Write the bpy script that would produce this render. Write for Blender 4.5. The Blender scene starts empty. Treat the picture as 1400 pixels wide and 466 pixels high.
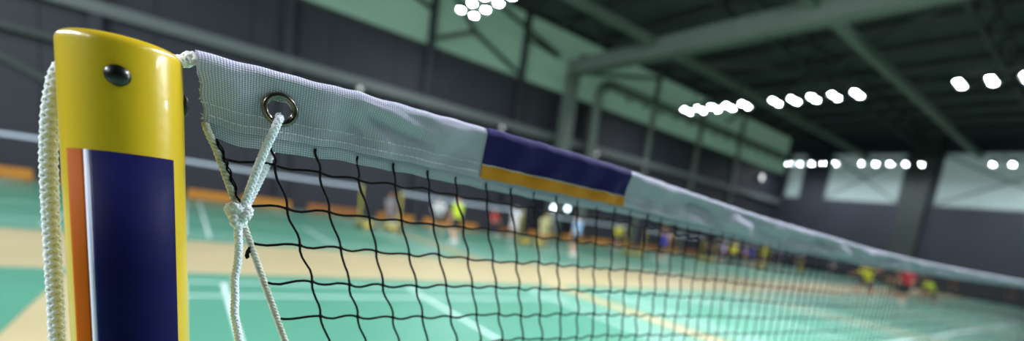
import bpy, math, random
from mathutils import Vector, Matrix
random.seed(7)
PI = math.pi
S = bpy.context.scene
COL = S.collection
CZ = 1.5                       # eye height

# ------------------------------------------------------------------ helpers
def s2l(c):
    return tuple(((v / 12.92) if v <= 0.04045 else ((v + 0.055) / 1.055) ** 2.4) for v in c)

def rgb(r, g, b):
    return s2l((r / 255, g / 255, b / 255))

MATS = {}
def mat(name, col, rough=0.5, metal=0.0, spec=0.5, vary=0.0, vscale=8.0, bump=0.0, bscale=40.0, emit=0.0, coat=0.0, sheen=0.0):
    if name in MATS:
        return MATS[name]
    m = bpy.data.materials.new(name); m.use_nodes = True
    nt = m.node_tree; b = nt.nodes['Principled BSDF']
    b.inputs['Base Color'].default_value = (*col, 1)
    b.inputs['Roughness'].default_value = rough
    b.inputs['Metallic'].default_value = metal
    b.inputs['Specular IOR Level'].default_value = spec
    b.inputs['Coat Weight'].default_value = coat
    b.inputs['Sheen Weight'].default_value = sheen
    if emit:
        b.inputs['Emission Color'].default_value = (*col, 1)
        b.inputs['Emission Strength'].default_value = emit
    tc = nt.nodes.new('ShaderNodeTexCoord')
    if vary:
        n = nt.nodes.new('ShaderNodeTexNoise'); n.inputs['Scale'].default_value = vscale; n.inputs['Detail'].default_value = 4
        r = nt.nodes.new('ShaderNodeValToRGB')
        r.color_ramp.elements[0].position = 0.3; r.color_ramp.elements[1].position = 0.7
        r.color_ramp.elements[0].color = (*[c * (1 - vary) for c in col], 1)
        r.color_ramp.elements[1].color = (*[min(1, c * (1 + vary)) for c in col], 1)
        nt.links.new(tc.outputs['Object'], n.inputs['Vector']); nt.links.new(n.outputs['Fac'], r.inputs['Fac'])
        nt.links.new(r.outputs['Color'], b.inputs['Base Color'])
    if bump:
        n = nt.nodes.new('ShaderNodeTexNoise'); n.inputs['Scale'].default_value = bscale; n.inputs['Detail'].default_value = 3
        bp = nt.nodes.new('ShaderNodeBump'); bp.inputs['Strength'].default_value = bump; bp.inputs['Distance'].default_value = 0.01
        nt.links.new(tc.outputs['Object'], n.inputs['Vector']); nt.links.new(n.outputs['Fac'], bp.inputs['Height'])
        nt.links.new(bp.outputs['Normal'], b.inputs['Normal'])
    MATS[name] = m
    return m

def weave_mat(name, col, dark, pitch, rough=0.85, strength=0.6, transl=0.0):
    """plain-weave cloth; UVs carry metres"""
    m = bpy.data.materials.new(name); m.use_nodes = True
    nt = m.node_tree; b = nt.nodes['Principled BSDF']; L = nt.links
    b.inputs['Roughness'].default_value = rough
    b.inputs['Specular IOR Level'].default_value = 0.35
    uv = nt.nodes.new('ShaderNodeUVMap')
    sp = nt.nodes.new('ShaderNodeSeparateXYZ'); L.new(uv.outputs['UV'], sp.inputs[0])
    # slight irregularity of the threads
    nz = nt.nodes.new('ShaderNodeTexNoise'); nz.inputs['Scale'].default_value = 160.0; L.new(uv.outputs['UV'], nz.inputs['Vector'])
    def M(op, a, bb=None):
        n = nt.nodes.new('ShaderNodeMath'); n.operation = op
        for i, v in enumerate((a, bb)):
            if v is None: continue
            if isinstance(v, (int, float)): n.inputs[i].default_value = v
            else: L.new(v, n.inputs[i])
        return n.outputs[0]
    k = PI / pitch
    wob = M('MULTIPLY', M('SUBTRACT', nz.outputs['Fac'], 0.5), 0.9)
    a = M('ABSOLUTE', M('SINE', M('ADD', M('MULTIPLY', sp.outputs[0], k), wob)))
    c = M('ABSOLUTE', M('SINE', M('ADD', M('MULTIPLY', sp.outputs[1], k), wob)))
    h = M('MULTIPLY', a, c)                                          # a grid of raised threads
    mx = nt.nodes.new('ShaderNodeMix'); mx.data_type = 'RGBA'
    mx.inputs[6].default_value = (*dark, 1); mx.inputs[7].default_value = (*col, 1)
    L.new(h, mx.inputs[0]); L.new(mx.outputs[2], b.inputs['Base Color'])
    bp = nt.nodes.new('ShaderNodeBump'); bp.inputs['Strength'].default_value = strength; bp.inputs['Distance'].default_value = 0.0004
    L.new(h, bp.inputs['Height']); L.new(bp.outputs['Normal'], b.inputs['Normal'])
    if transl:
        out = nt.nodes['Material Output']
        tr = nt.nodes.new('ShaderNodeBsdfTranslucent'); L.new(mx.outputs[2], tr.inputs['Color'])
        ms = nt.nodes.new('ShaderNodeMixShader'); ms.inputs[0].default_value = transl
        L.new(b.outputs[0], ms.inputs[1]); L.new(tr.outputs[0], ms.inputs[2]); L.new(ms.outputs[0], out.inputs['Surface'])
    return m

def tag(o, label=None, cat=None, group=None, kind=None):
    if label: o['label'] = label
    if cat: o['category'] = cat
    if group: o['group'] = group
    if kind: o['kind'] = kind
    return o

def empty(name, loc=(0, 0, 0), rz=0.0):
    o = bpy.data.objects.new(name, None); COL.objects.link(o)
    o.location = loc; o.rotation_euler = (0, 0, rz); o.empty_display_size = 0.1
    return o

class MB:
    """collects shapes, links them as one mesh object"""
    def __init__(s):
        s.v = []; s.f = []; s.mi = []; s.uv = None
    def add(s, v, f, mi=0):
        n = len(s.v); s.v += [tuple(p) for p in v]; s.f += [tuple(i + n for i in q) for q in f]; s.mi += [mi] * len(f)
    def box(s, x0, x1, y0, y1, z0, z1, mi=0, M=None, bev=0.0):
        if bev > 0:
            xs = (x0, x0 + bev, x1 - bev, x1); pts = []; idx = {}
            # rounded box: 24 vertices, chamfered
            def V(p):
                if p not in idx: idx[p] = len(pts); pts.append(p)
                return idx[p]
            X = (x0, x1); Y = (y0, y1); Z = (z0, z1); b = bev
            def vx(i, j, k, ax):
                p = [X[i] + (b if i == 0 else -b), Y[j] + (b if j == 0 else -b), Z[k] + (b if k == 0 else -b)]
                p[ax] = (X[i], Y[j], Z[k])[ax]
                return V(tuple(p))
            F = []
            for ax in range(3):
                for side in (0, 1):
                    q = []
                    for (u, w) in ((0, 0), (1, 0), (1, 1), (0, 1)):
                        ijk = [0, 0, 0]; ijk[ax] = side; ijk[(ax + 1) % 3] = u; ijk[(ax + 2) % 3] = w
                        q.append(vx(*ijk, ax))
                    F.append(q if side else q[::-1])
            for ax in range(3):
                for (u, w) in ((0, 0), (1, 0), (1, 1), (0, 1)):
                    a1, a2 = (ax + 1) % 3, (ax + 2) % 3
                    c0 = [0, 0, 0]; c0[a1] = u; c0[a2] = w; c0[ax] = 0; c1 = list(c0); c1[ax] = 1
                    F.append([vx(*c0, a1), vx(*c1, a1), vx(*c1, a2), vx(*c0, a2)])
            for i in (0, 1):
                for j in (0, 1):
                    for k in (0, 1):
                        F.append([vx(i, j, k, 0), vx(i, j, k, 1), vx(i, j, k, 2)])
            v, f = pts, F
        else:
            v = [(x0, y0, z0), (x1, y0, z0), (x1, y1, z0), (x0, y1, z0), (x0, y0, z1), (x1, y0, z1), (x1, y1, z1), (x0, y1, z1)]
            f = [(3, 2, 1, 0), (4, 5, 6, 7), (0, 1, 5, 4), (1, 2, 6, 5), (2, 3, 7, 6), (3, 0, 4, 7)]
        if M is not None: v = [tuple(M @ Vector(p)) for p in v]
        s.add(v, f, mi)
    def beam(s, a, b, w, h, mi=0, up=(0, 0, 1)):
        a = Vector(a); b = Vector(b); t = (b - a); L = t.length; t.normalize(); up = Vector(up)
        if abs(t.dot(up)) > 0.99: up = Vector((0, 1, 0))
        sd = t.cross(up).normalized(); u = sd.cross(t)
        M = Matrix((( t.x, sd.x, u.x, a.x), (t.y, sd.y, u.y, a.y), (t.z, sd.z, u.z, a.z), (0, 0, 0, 1)))
        s.box(0, L, -w / 2, w / 2, -h / 2, h / 2, mi, M)
    def tube(s, pts, r, n=8, mi=0, caps=True, ref=None):
        pts = [Vector(p) for p in pts]; m = len(pts)
        rs = r if isinstance(r, (list, tuple)) else [r] * m
        v = []; f = []
        N = None
        for i, p in enumerate(pts):
            t = (pts[min(i + 1, m - 1)] - pts[max(i - 1, 0)]).normalized()
            if ref is not None: N0 = Vector(ref)
            elif N is None: N0 = Vector((0, 0, 1)) if abs(t.z) < 0.9 else Vector((1, 0, 0))
            else: N0 = N
            N = (N0 - t * N0.dot(t)).normalized(); B = t.cross(N)
            for k in range(n):
                a = 2 * PI * k / n
                v.append(p + (N * math.cos(a) + B * math.sin(a)) * rs[i])
        for i in range(m - 1):
            for k in range(n):
                k2 = (k + 1) % n
                f.append((i * n + k, i * n + k2, (i + 1) * n + k2, (i + 1) * n + k))
        if caps:
            f.append(tuple(range(n - 1, -1, -1))); f.append(tuple((m - 1) * n + k for k in range(n)))
        s.add(v, f, mi)
    def lathe(s, prof, n=32, mi=0, M=None, closed=False):
        """prof: (r, z) list; revolved round z"""
        v = []; f = []; m = len(prof)
        for (r, z) in prof:
            for k in range(n):
                a = 2 * PI * k / n
                v.append((r * math.cos(a), r * math.sin(a), z))
        rng = range(m) if closed else range(m - 1)
        for i in rng:
            j = (i + 1) % m
            for k in range(n):
                k2 = (k + 1) % n
                f.append((i * n + k, i * n + k2, j * n + k2, j * n + k))
        if not closed:
            if prof[0][0] > 1e-9: f.append(tuple(range(n - 1, -1, -1)))
            if prof[-1][0] > 1e-9: f.append(tuple((m - 1) * n + k for k in range(n)))
        if M is not None: v = [tuple(M @ Vector(p)) for p in v]
        s.add(v, f, mi)
    def capsule(s, a, b, ra, rb, n=12, mi=0, cap=4):
        a = Vector(a); b = Vector(b); t = b - a
        L = t.length
        t = t.normalized() if L > 1e-6 else Vector((0, 0, 1))
        pts = []; rs = []
        for i in range(cap + 1):
            q = PI / 2 * i / cap
            pts.append(a - t * ra * math.cos(q)); rs.append(max(ra * math.sin(q), ra * 0.04))
        for i in range(cap + 1):
            q = PI / 2 * i / cap
            pts.append(b + t * rb * math.sin(q)); rs.append(max(rb * math.cos(q), rb * 0.04))
        s.tube(pts, rs, n, mi)
    def ellipsoid(s, c, r, n=16, m=10, mi=0, M=None):
        v = []; f = []; c = Vector(c)
        for i in range(m + 1):
            t = PI * i / m
            for k in range(n):
                a = 2 * PI * k / n
                p = Vector((r[0] * max(math.sin(t), 0.03) * math.cos(a), r[1] * max(math.sin(t), 0.03) * math.sin(a), -r[2] * math.cos(t)))
                if M is not None: p = M @ p
                v.append(c + p)
        for i in range(m):
            for k in range(n):
                k2 = (k + 1) % n
                f.append((i * n + k, i * n + k2, (i + 1) * n + k2, (i + 1) * n + k))
        f.append(tuple(range(n - 1, -1, -1))); f.append(tuple(m * n + k for k in range(n)))
        s.add(v, f, mi)
    def build(s, name, mats, parent=None, smooth=False, uv=None):
        me = bpy.data.meshes.new(name)
        me.from_pydata(s.v, [], s.f); me.update()
        if not isinstance(mats, (list, tuple)): mats = [mats]
        for m in mats: me.materials.append(m)
        if len(mats) > 1: me.polygons.foreach_set('material_index', s.mi)
        if smooth: me.polygons.foreach_set('use_smooth', [True] * len(me.polygons))
        if uv is not None:
            lay = me.uv_layers.new(name='UVMap')
            for lp in me.loops: lay.data[lp.index].uv = uv[lp.vertex_index]
        o = bpy.data.objects.new(name, me); COL.objects.link(o)
        if parent is not None: o.parent = parent
        return o

def copy_tree(o, parent=None):
    c = o.copy(); COL.objects.link(c)
    if parent is not None: c.parent = parent
    for ch in list(o.children): copy_tree(ch, c)
    return c

def bake(o, levels):
    """apply the object's modifiers into a plain mesh"""
    dg = bpy.context.evaluated_depsgraph_get()
    me = bpy.data.meshes.new_from_object(o.evaluated_get(dg))
    old = o.data; o.modifiers.clear(); o.data = me
    me.polygons.foreach_set('use_smooth', [True] * len(me.polygons))
    return o

def lerp(xs, ys, x):
    if x <= xs[0]: return ys[0]
    for i in range(len(xs) - 1):
        if x <= xs[i + 1]:
            t = (x - xs[i]) / (xs[i + 1] - xs[i]); return ys[i] + (ys[i + 1] - ys[i]) * t
    return ys[-1]

def pchip(xs, ys):
    n = len(xs); d = [(ys[i + 1] - ys[i]) / (xs[i + 1] - xs[i]) for i in range(n - 1)]
    m = [d[0]] + [0 if d[i - 1] * d[i] <= 0 else 2 * d[i - 1] * d[i] / (d[i - 1] + d[i]) for i in range(1, n - 1)] + [d[-1]]
    def f(x):
        x = min(max(x, xs[0]), xs[-1])
        i = 0
        while i < n - 2 and x > xs[i + 1]: i += 1
        h = xs[i + 1] - xs[i]; t = (x - xs[i]) / h
        return ((2 * t**3 - 3 * t**2 + 1) * ys[i] + (t**3 - 2 * t**2 + t) * h * m[i] + (-2 * t**3 + 3 * t**2) * ys[i + 1] + (t**3 - t**2) * h * m[i + 1])
    return f

def sstep(a, b, x):
    t = min(max((x - a) / (b - a), 0), 1); return t * t * (3 - 2 * t)

def catmull(P, per=10):
    P = [Vector(p) for p in P]; Q = [P[0] * 2 - P[1]] + P + [P[-1] * 2 - P[-2]]; out = []
    for i in range(1, len(Q) - 2):
        p0, p1, p2, p3 = Q[i - 1:i + 3]
        for k in range(per):
            t = k / per
            out.append(0.5 * ((2 * p1) + (p2 - p0) * t + (2 * p0 - 5 * p1 + 4 * p2 - p3) * t * t + (3 * p1 - p0 - 3 * p2 + p3) * t**3))
    out.append(P[-1]); return out

def resample(P, step):
    P = [Vector(p) for p in P]; out = [P[0]]; acc = 0.0
    for a, b in zip(P, P[1:]):
        L = (b - a).length; d = step - acc
        while d <= L:
            out.append(a + (b - a) * (d / L)); d += step
        acc = (acc + L) % step if L > 0 else acc
    return out

def braid(mb, path, R, pitch, n=4, amp=0.16, rs=0.42, sides=6, mi=0, core=True, step=None):
    """braided cord: n strands each way round, weaving over and under"""
    step = step or pitch / 14
    P = resample(path, step); m = len(P)
    N = None; fr = []
    for i in range(m):
        t = (P[min(i + 1, m - 1)] - P[max(i - 1, 0)]).normalized()
        if N is None: N0 = Vector((0, 1, 0)) if abs(t.y) < 0.9 else Vector((1, 0, 0))
        else: N0 = N
        N = (N0 - t * N0.dot(t)).normalized(); fr.append((N.copy(), t.cross(N)))
    for d in (1, -1):
        for k in range(n):
            pts = []
            for i in range(m):
                u = 2 * PI * i * step / pitch
                th = d * u + 2 * PI * k / n
                r = R * (1 - rs) + R * amp * d * math.cos(n * u + PI * k)
                pts.append(P[i] + (fr[i][0] * math.cos(th) + fr[i][1] * math.sin(th)) * r)
            mb.tube(pts, R * rs, sides, mi)
    if core: mb.tube(P, R * 0.72, 10, mi)

# ------------------------------------------------------------------ materials
M_floor = mat('beige sports floor', rgb(180, 166, 128), 0.34, spec=0.8, vary=0.05, vscale=0.8)
M_mat = mat('green court mat', rgb(80, 142, 119), 0.34, spec=0.9, vary=0.05, vscale=0.6, bump=0.03, bscale=300)
M_line = mat('white court line', rgb(205, 225, 222), 0.4)
M_slate = mat('slate wall cladding', rgb(38, 41, 51), 0.6, vary=0.10, vscale=0.5)
M_slate2 = mat('slate wall cladding far', rgb(38, 44, 56), 0.6, vary=0.12, vscale=0.4)
M_dark = mat('dark roof deck', rgb(66, 72, 76), 0.8, vary=0.2, vscale=0.5)
M_steel = mat('grey green painted steel', rgb(98, 110, 103), 0.5, vary=0.08, vscale=1.0)
M_darksteel = mat('dark painted steel', rgb(44, 52, 52), 0.6)
M_brace = mat('green grey brace', rgb(50, 64, 57), 0.6)
M_girt = mat('grey girt', rgb(100, 108, 108), 0.5)
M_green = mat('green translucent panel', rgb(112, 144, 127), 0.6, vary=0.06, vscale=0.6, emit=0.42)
M_pale = mat('pale translucent panel', rgb(152, 170, 170), 0.6, vary=0.05, vscale=0.4, emit=0.28)
M_yellow = mat('yellow enamel', rgb(194, 164, 26), 0.28, coat=0.2, spec=0.5, bump=0.015, bscale=300)
M_chrome = mat('worn steel', rgb(64, 66, 66), 0.32, metal=1.0)
M_nickel = mat('nickel', rgb(118, 112, 102), 0.27, metal=1.0)
M_blackplastic = mat('black plastic', rgb(26, 26, 28), 0.5)
M_orange = mat('orange print', rgb(156, 76, 8), 0.7, spec=0.05)
M_white_print = mat('white print', rgb(205, 208, 226), 0.7, spec=0.05)
M_navy = mat('navy print', rgb(11, 14, 62), 0.6, spec=0.08, vary=0.08, vscale=90)
M_cord = mat('white braided cord', rgb(228, 232, 242), 0.65, sheen=0.2)
M_rope = mat('grey white rope', rgb(212, 216, 218), 0.6, sheen=0.2)
M_knot = mat('off white cord', rgb(224, 226, 230), 0.7, vary=0.1, vscale=400)
M_side = mat('beige side cord', rgb(198, 194, 182), 0.75, vary=0.25, vscale=500)
M_thread = mat('black net thread', rgb(14, 9, 11), 0.7, spec=0.15)
M_stitch = mat('white thread', rgb(230, 236, 240), 0.7)
M_tape = weave_mat('white tape cloth', rgb(244, 240, 255), rgb(150, 155, 182), 0.00108, transl=0.12)
M_patch = weave_mat('navy tape cloth', rgb(34, 25, 108), rgb(21, 15, 72), 0.0011, strength=0.3)
M_ostripe = weave_mat('orange tape cloth', rgb(230, 156, 34), rgb(196, 122, 20), 0.0011, strength=0.3)
def lampmat(name, col, e):
    m = bpy.data.materials.new(name); m.use_nodes = True
    nt = m.node_tree; nt.nodes.clear()
    em = nt.nodes.new('ShaderNodeEmission'); em.inputs[0].default_value = (*col, 1); em.inputs[1].default_value = e
    o = nt.nodes.new('ShaderNodeOutputMaterial'); nt.links.new(em.outputs[0], o.inputs[0]); return m
M_lens = lampmat('lit lamp lens', (0.90, 0.95, 1.0), 420.0)
M_lenswall = lampmat('lit wall lamp glass', (0.72, 0.88, 1.0), 9.0)

# ------------------------------------------------------------------ the hall
WY, BX = 25.0, 47.0                     # long wall, far end wall
X0, Y0 = -16.0, -22.0
def struct(o): o['kind'] = 'structure'; return o

b = MB(); b.box(X0, BX, Y0, WY, -0.3, 0.0); struct(b.build('floor', M_floor))
# court mats with painted lines
def court(k, row):
    ox = 7.0 * k - 0.02 - (0.22 if k < 0 else 0.0); W = 5.74
    if row == 0: ya, yb, net, back = -7.9, 8.05, 0.26, (7.2 if k >= 0 else 6.85)
    else: ya, yb, net, back = 11.45, 24.2, 18.1, 6.05
    m = MB(); m.box(ox - 0.42, ox + W + 0.42, ya, yb, 0.0, 0.006, 0)
    z0, z1, h = 0.0045, 0.0072, 0.02
    w = 0.05
    ym, yM = net - back, net + back
    def ln(xa, xb, yc, yd): m.box(xa, xb, yc, yd, z0, z1, 1)
    for x in (0.0, 0.40, W - 0.50, W - w):
        ln(ox + x, ox + x + w, ym, yM)
    cx = ox + W / 2
    sh = 1.98 if k < 1 else 2.6
    ln(cx - w / 2, cx + w / 2, net + sh, yM); ln(cx - w / 2, cx + w / 2, ym, net - sh)
    for y in (yM - w, yM - 0.85, net + sh, net - sh, ym + 0.85, ym):
        ln(ox, ox + W, y, y + (0.11 if k > 0 and abs(abs(y - net) - sh) < 0.01 else w))
    o = m.build('court_mat', [M_mat, M_line]); struct(o)
for k in range(-2, 7):
    for row in (0, 1): court(k, row)

# long wall: slate cladding below, green translucent band above
b = MB()
for i in range(21):                       # cladding panels with open seams
    xa = X0 + 3.0 * i
    b.box(xa + 0.012, min(xa + 2.988, BX), WY, WY + 0.2, 0.0, 8.98)
b.box(X0, BX, WY + 0.06, WY + 0.3, 0.0, 13.2)
struct(b.build('wall_left', [M_slate]))
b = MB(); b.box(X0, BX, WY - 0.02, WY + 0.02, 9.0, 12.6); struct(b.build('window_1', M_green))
b = MB(); b.beam((X0, WY - 0.16, 6.3), (BX, WY - 0.16, 6.3), 0.3, 0.42); b.beam((X0, WY - 0.33, 6.14), (BX, WY - 0.33, 6.14), 0.06, 0.1)
struct(b.build('trim_1', M_girt))
b = MB(); b.box(X0, BX, WY - 0.12, WY, 8.86, 9.06); struct(b.build('trim_2', M_darksteel))
b = MB(); b.box(X0, BX, WY - 0.06, WY, 0, 0.14); struct(b.build('baseboard_left', M_darksteel))
for x in (-8.4, -2.6, 3.3, 9.5, 15.0, 26.5, 32.3, 38.1):
    m = MB(); m.beam((x, WY - 0.2, 0), (x, WY - 0.2, 12.8), 0.34, 0.2, 0, (0, 1, 0))
    struct(m.build('column', M_slate if x < 20 else M_steel))
# far end wall
b = MB()
b.box(BX, BX + 0.3, Y0, WY, 0, 6.8); b.box(BX, BX + 0.3, Y0, WY, 11.0, 13.2)
for (ya, yb) in ((20.6, 22.9), (12.1, 14.5), (1.6, 3.4), (-8.6, -6.8), (-22, -16), (24.5, 25)):
    b.box(BX, BX + 0.3, ya, yb, 6.8, 11.0)
struct(b.build('wall_back', M_slate2))
n = 2
for (ya, yb) in ((22.9, 24.5), (14.5, 20.6), (3.4, 12.1), (-6.8, 1.6), (-16, -8.6)):
    m = MB(); m.box(BX + 0.1, BX + 0.2, ya, yb, 6.8, 11.0); o = struct(m.build('window_%d' % n, M_pale)); n += 1
    f = MB()
    c = (ya + yb) / 2
    if yb - ya > 3:
        f.beam((BX + 0.02, ya, 6.9), (BX + 0.02, yb, 10.9), 0.08, 0.14); f.beam((BX + 0.06, yb, 6.9), (BX + 0.06, ya, 10.9), 0.08, 0.14)
    f.box(BX + 0.0, BX + 0.1, ya, ya + 0.12, 6.8, 11.0); f.box(BX + 0.0, BX + 0.1, yb - 0.12, yb, 6.8, 11.0)
    f.box(BX + 0.0, BX + 0.1, ya, yb, 6.8, 6.92)
    f.build('window_frame', M_girt, o)
m = MB(); m.box(BX - 0.5, BX, 12.4, 14.2, 0, 12.6); struct(m.build('column', M_darksteel))
# the two walls behind the viewer
b = MB(); b.box(X0, BX, Y0 - 0.3, Y0, 0, 13.2); struct(b.build('wall_right', M_slate))
b = MB(); b.box(X0 - 0.3, X0, Y0, WY, 0, 13.2); struct(b.build('wall_front', M_slate))
# roof deck with purlins
b = MB(); b.box(X0, BX, Y0, WY, 13.0, 13.3); struct(b.build('ceiling', M_dark))
x = X0 + 1.5
while x < BX:
    m = MB(); m.beam((x, Y0, 12.75), (x, WY, 12.75), 0.18, 0.34); struct(m.build('beam', M_darksteel)); x += 2.9
# portal frames
for x in (-13.0, 18.8):
    vis = x > 10
    m = MB()
    if vis:
        m.beam((x - 0.6, WY - 0.85, 0), (x - 0.6, WY - 0.85, 10.6), 0.75, 0.55, 0, (0, 1, 0))
        m.beam((x - 0.6, WY - 0.5, 10.45), (x + 0.2, Y0, 10.5), 0.6, 0.85)
        struct(m.build('beam', M_steel))
# longitudinal ties and bracing under the roof
for y in (2.6, 9.8, 17.6):
    m = MB(); m.beam((2.6, y, 10.7), (BX, y, 10.7), 0.3, 0.36); struct(m.build('beam', M_steel))
for (a, c) in (((18.4, 24.0, 11.2), (34.4, 2.6, 11.2)), ((18.4, 2.6, 11.2), (34.4, 24.0, 11.2)), ((2.6, 24.0, 11.3), (18.4, 9.8, 11.3))):
    m = MB(); m.beam(a, c, 0.16, 0.2); struct(m.build('beam', M_darksteel))
for y in (13.6, 21.2, 6.2):               # open lattice girders
    m = MB()
    m.beam((1.0, y, 11.3), (BX, y, 11.3), 0.14, 0.16); m.beam((1.0, y, 12.5), (BX, y, 12.5), 0.14, 0.16)
    x = 1.0
    while x < BX - 2:
        m.beam((x, y, 11.3), (x + 1.2, y, 12.5), 0.09, 0.09); m.beam((x + 1.2, y, 12.5), (x + 2.4, y, 11.3), 0.09, 0.09); x += 2.4
    struct(m.build('beam', M_darksteel))
# knee braces in front of the green band
m = MB()
for (a, c) in (((9.5, 24.6, 9.3), (11.7, 24.6, 10.4)), ((11.7, 24.6, 10.4), (14.8, 24.6, 9.1)), ((15.1, 24.6, 11.2), (17.2, 24.6, 10.9)), ((12.2, 24.6, 12.4), (17.2, 24.4, 10.9)), ((9.5, 24.6, 12.6), (11.7, 24.6, 10.4)), ((3.4, 24.6, 12.4), (9.4, 24.6, 10.6)), ((18.4, 24.4, 10.3), (26.5, 24.6, 12.3))):
    m.beam(a, c, 0.14, 0.2)
struct(m.build('beam', M_brace))
m = MB()
for (a, c) in (((-12.5, 24.75, 5.1), (-2.7, 24.75, 4.9)), ((-9.2, 24.75, 5.9), (-2.7, 24.75, 3.0))):
    m.beam(a, c, 0.14, 0.2)
struct(m.build('beam', M_brace))
# duct that rises beside the portal column and bends along the wall
m = MB()
path = [(20.6, 24.3, 0.3), (20.6, 24.3, 6.0), (20.6, 24.3, 9.3), (20.8, 24.3, 10.0), (21.5, 24.3, 10.35), (24, 24.3, 10.4), (46.4, 24.3, 10.4)]
m.tube(catmull(path, 8), 0.3, 14)
o = m.build('air_duct', M_steel, smooth=True); tag(o, 'grey green round duct rising beside the wide column and bending along the wall', 'duct')
for i in range(14):
    m = MB(); xx = 23.0 + 1.7 * i
    m.tube([(xx, 24.3, 10.12), (xx + 0.3, 24.3, 9.86), (xx + 0.6, 24.3, 10.12)], 0.07, 6)
    m.build('hanger', M_darksteel, o)

# ------------------------------------------------------------------ lamps
FLP = {}
def floodlight(x, yc, z, label):
    dxl = 0.10 if x > 40 else 0.32
    if dxl not in FLP:
        r = empty('floodlight_bar')
        m = MB(); m.box(-0.06, 0.06, -2.35, 2.35, 0.32, 0.42); m.box(-0.03, 0.03, -1.62, -1.58, 0.42, 1.35); m.box(-0.03, 0.03, 1.58, 1.62, 0.42, 1.35)
        m.build('rail', M_darksteel, r)
        for i in range(5):
            y = -2.08 + 1.04 * i
            h = MB()
            for dx in (-dxl, dxl):
                M = Matrix.Translation((dx, y, 0))
                h.lathe([(0.03, 0.31), (0.09, 0.29), (0.12, 0.18), (0.155, 0.03), (0.16, 0.0), (0.15, 0.0), (0.11, 0.16), (0.02, 0.26)], 16, 0, M)
            h.box(-dxl - 0.04, dxl + 0.04, y - 0.04, y + 0.04, 0.27, 0.33)
            ho = h.build('lamp_housing', M_darksteel, r, smooth=False)
            for dx in (-dxl, dxl):
                l = MB(); l.lathe([(0.13, 0.055), (0.10, 0.03), (0.05, 0.012), (0.001, 0.008)], 16, 0, Matrix.Translation((dx, y, 0)))
                l.build('lamp_lens', M_lens, ho)
        FLP[dxl] = r; o = r
    else:
        o = copy_tree(FLP[dxl])
    o.location = (x, yc, z)
    return tag(o, label, 'lamp', 'floodlight bars under the roof')
for x, y, lab in (
    (9.3, 18.4, 'bar of five bright floodlights nearest the net, high by the green wall band'),
    (25.4, 18.8, 'bar of five floodlights just right of the wide portal column, in the middle row'),
    (25.4, 12.75, 'bar of five floodlights in the middle row, between the other two middle-row bars'),
    (25.4, 4.6, 'floodlight bar of the middle row farthest from the green wall, above at the right edge'),
    (43.6, 20.8, 'small distant floodlight bar hanging in front of the far wall corner window'),
    (43.6, 14.6, 'distant floodlight bar above the cross-braced far window'),
    (43.6, 6.3, 'distant floodlight bar above the wide far window at the right edge')):
    floodlight(x, y, 9.5, lab)
def area(x, y, z, sx, sy, p, col=(0.89, 0.945, 1.0), rot=(0, 0, 0)):
    l = bpy.data.lights.new('hall lamp light', 'AREA'); l.shape = 'RECTANGLE'; l.size = sx; l.size_y = sy; l.energy = p; l.color = col
    o = bpy.data.objects.new('hall_lamp_light', l); COL.objects.link(o); o.location = (x, y, z); o.rotation_euler = rot; l.spread = math.radians(160)
    return o
LP = 1500
for (x, y, p, tilt) in ((-13.5, 18.6, 0.7, -50), (-13.5, 12.6, 0.7, -55), (-13.5, 6.4, 1.3, -62), (-13.5, 0.4, 0.9, -62), (-13.5, -6, 0.2, -55),
                       (9.3, 6.4, 0.9, 15), (9.3, 0.4, 1.4, 30), (9.3, -6, 0.15, 20), (25.4, -1.4, 1.4, 58), (25.4, -7.4, 0.35, 50), (43.6, 0.3, 0.7, 30)):
    area(x, y, 9.5, 0.6, 4.4, LP * p, rot=(0, math.radians(tilt), 0))

# wall lamps
def wall_lamp(x, z, lab, r=0.16, lit=M_lenswall, y=WY - 0.45):
    ro = empty('wall_lamp', (x, y, z))
    m = MB(); m.lathe([(r * 1.12, 0.0), (r * 1.2, 0.06), (r * 1.2, 0.2), (r * 0.6, 0.3), (0.05, 0.45)], 20, 0, Matrix.Rotation(-PI / 2, 4, 'X'))
    m.build('lamp_housing', M_darksteel, ro)
    g = MB(); g.lathe([(r * 1.05, 0.03), (r * 0.8, -0.03), (r * 0.4, -0.06), (0.001, -0.07)], 20, 0, Matrix.Rotation(-PI / 2, 4, 'X'))
    g.build('lamp_glass', lit, ro, smooth=True)
    tag(ro, lab, 'lamp')
wall_lamp(17.9, 2.0, 'left of two round pale blue lamps low on the dark wall', y=23.8)
wall_lamp(19.6, 2.12, 'right of two round pale blue lamps low on the dark wall')
M_lw2 = lampmat('dim wall lamp glass', (0.9, 0.95, 0.95), 1.1)
wall_lamp(6.25, 5.98, 'faint small wall lamp under the grey rail, nearest the yellow post', 0.12, M_lw2)
wall_lamp(14.0, 6.0, 'faint small wall lamp under the grey rail, above the navy tape patch', 0.12, M_lw2)
wall_lamp(21.4, 6.0, 'faint small wall lamp under the rail just past the duct', 0.12, M_lw2)
wall_lamp(42.4, 8.0, 'small white wall lamp in the far corner of the hall', 0.3, lampmat('corner lamp glass', (0.9, 0.95, 0.95), 2.2))

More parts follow.
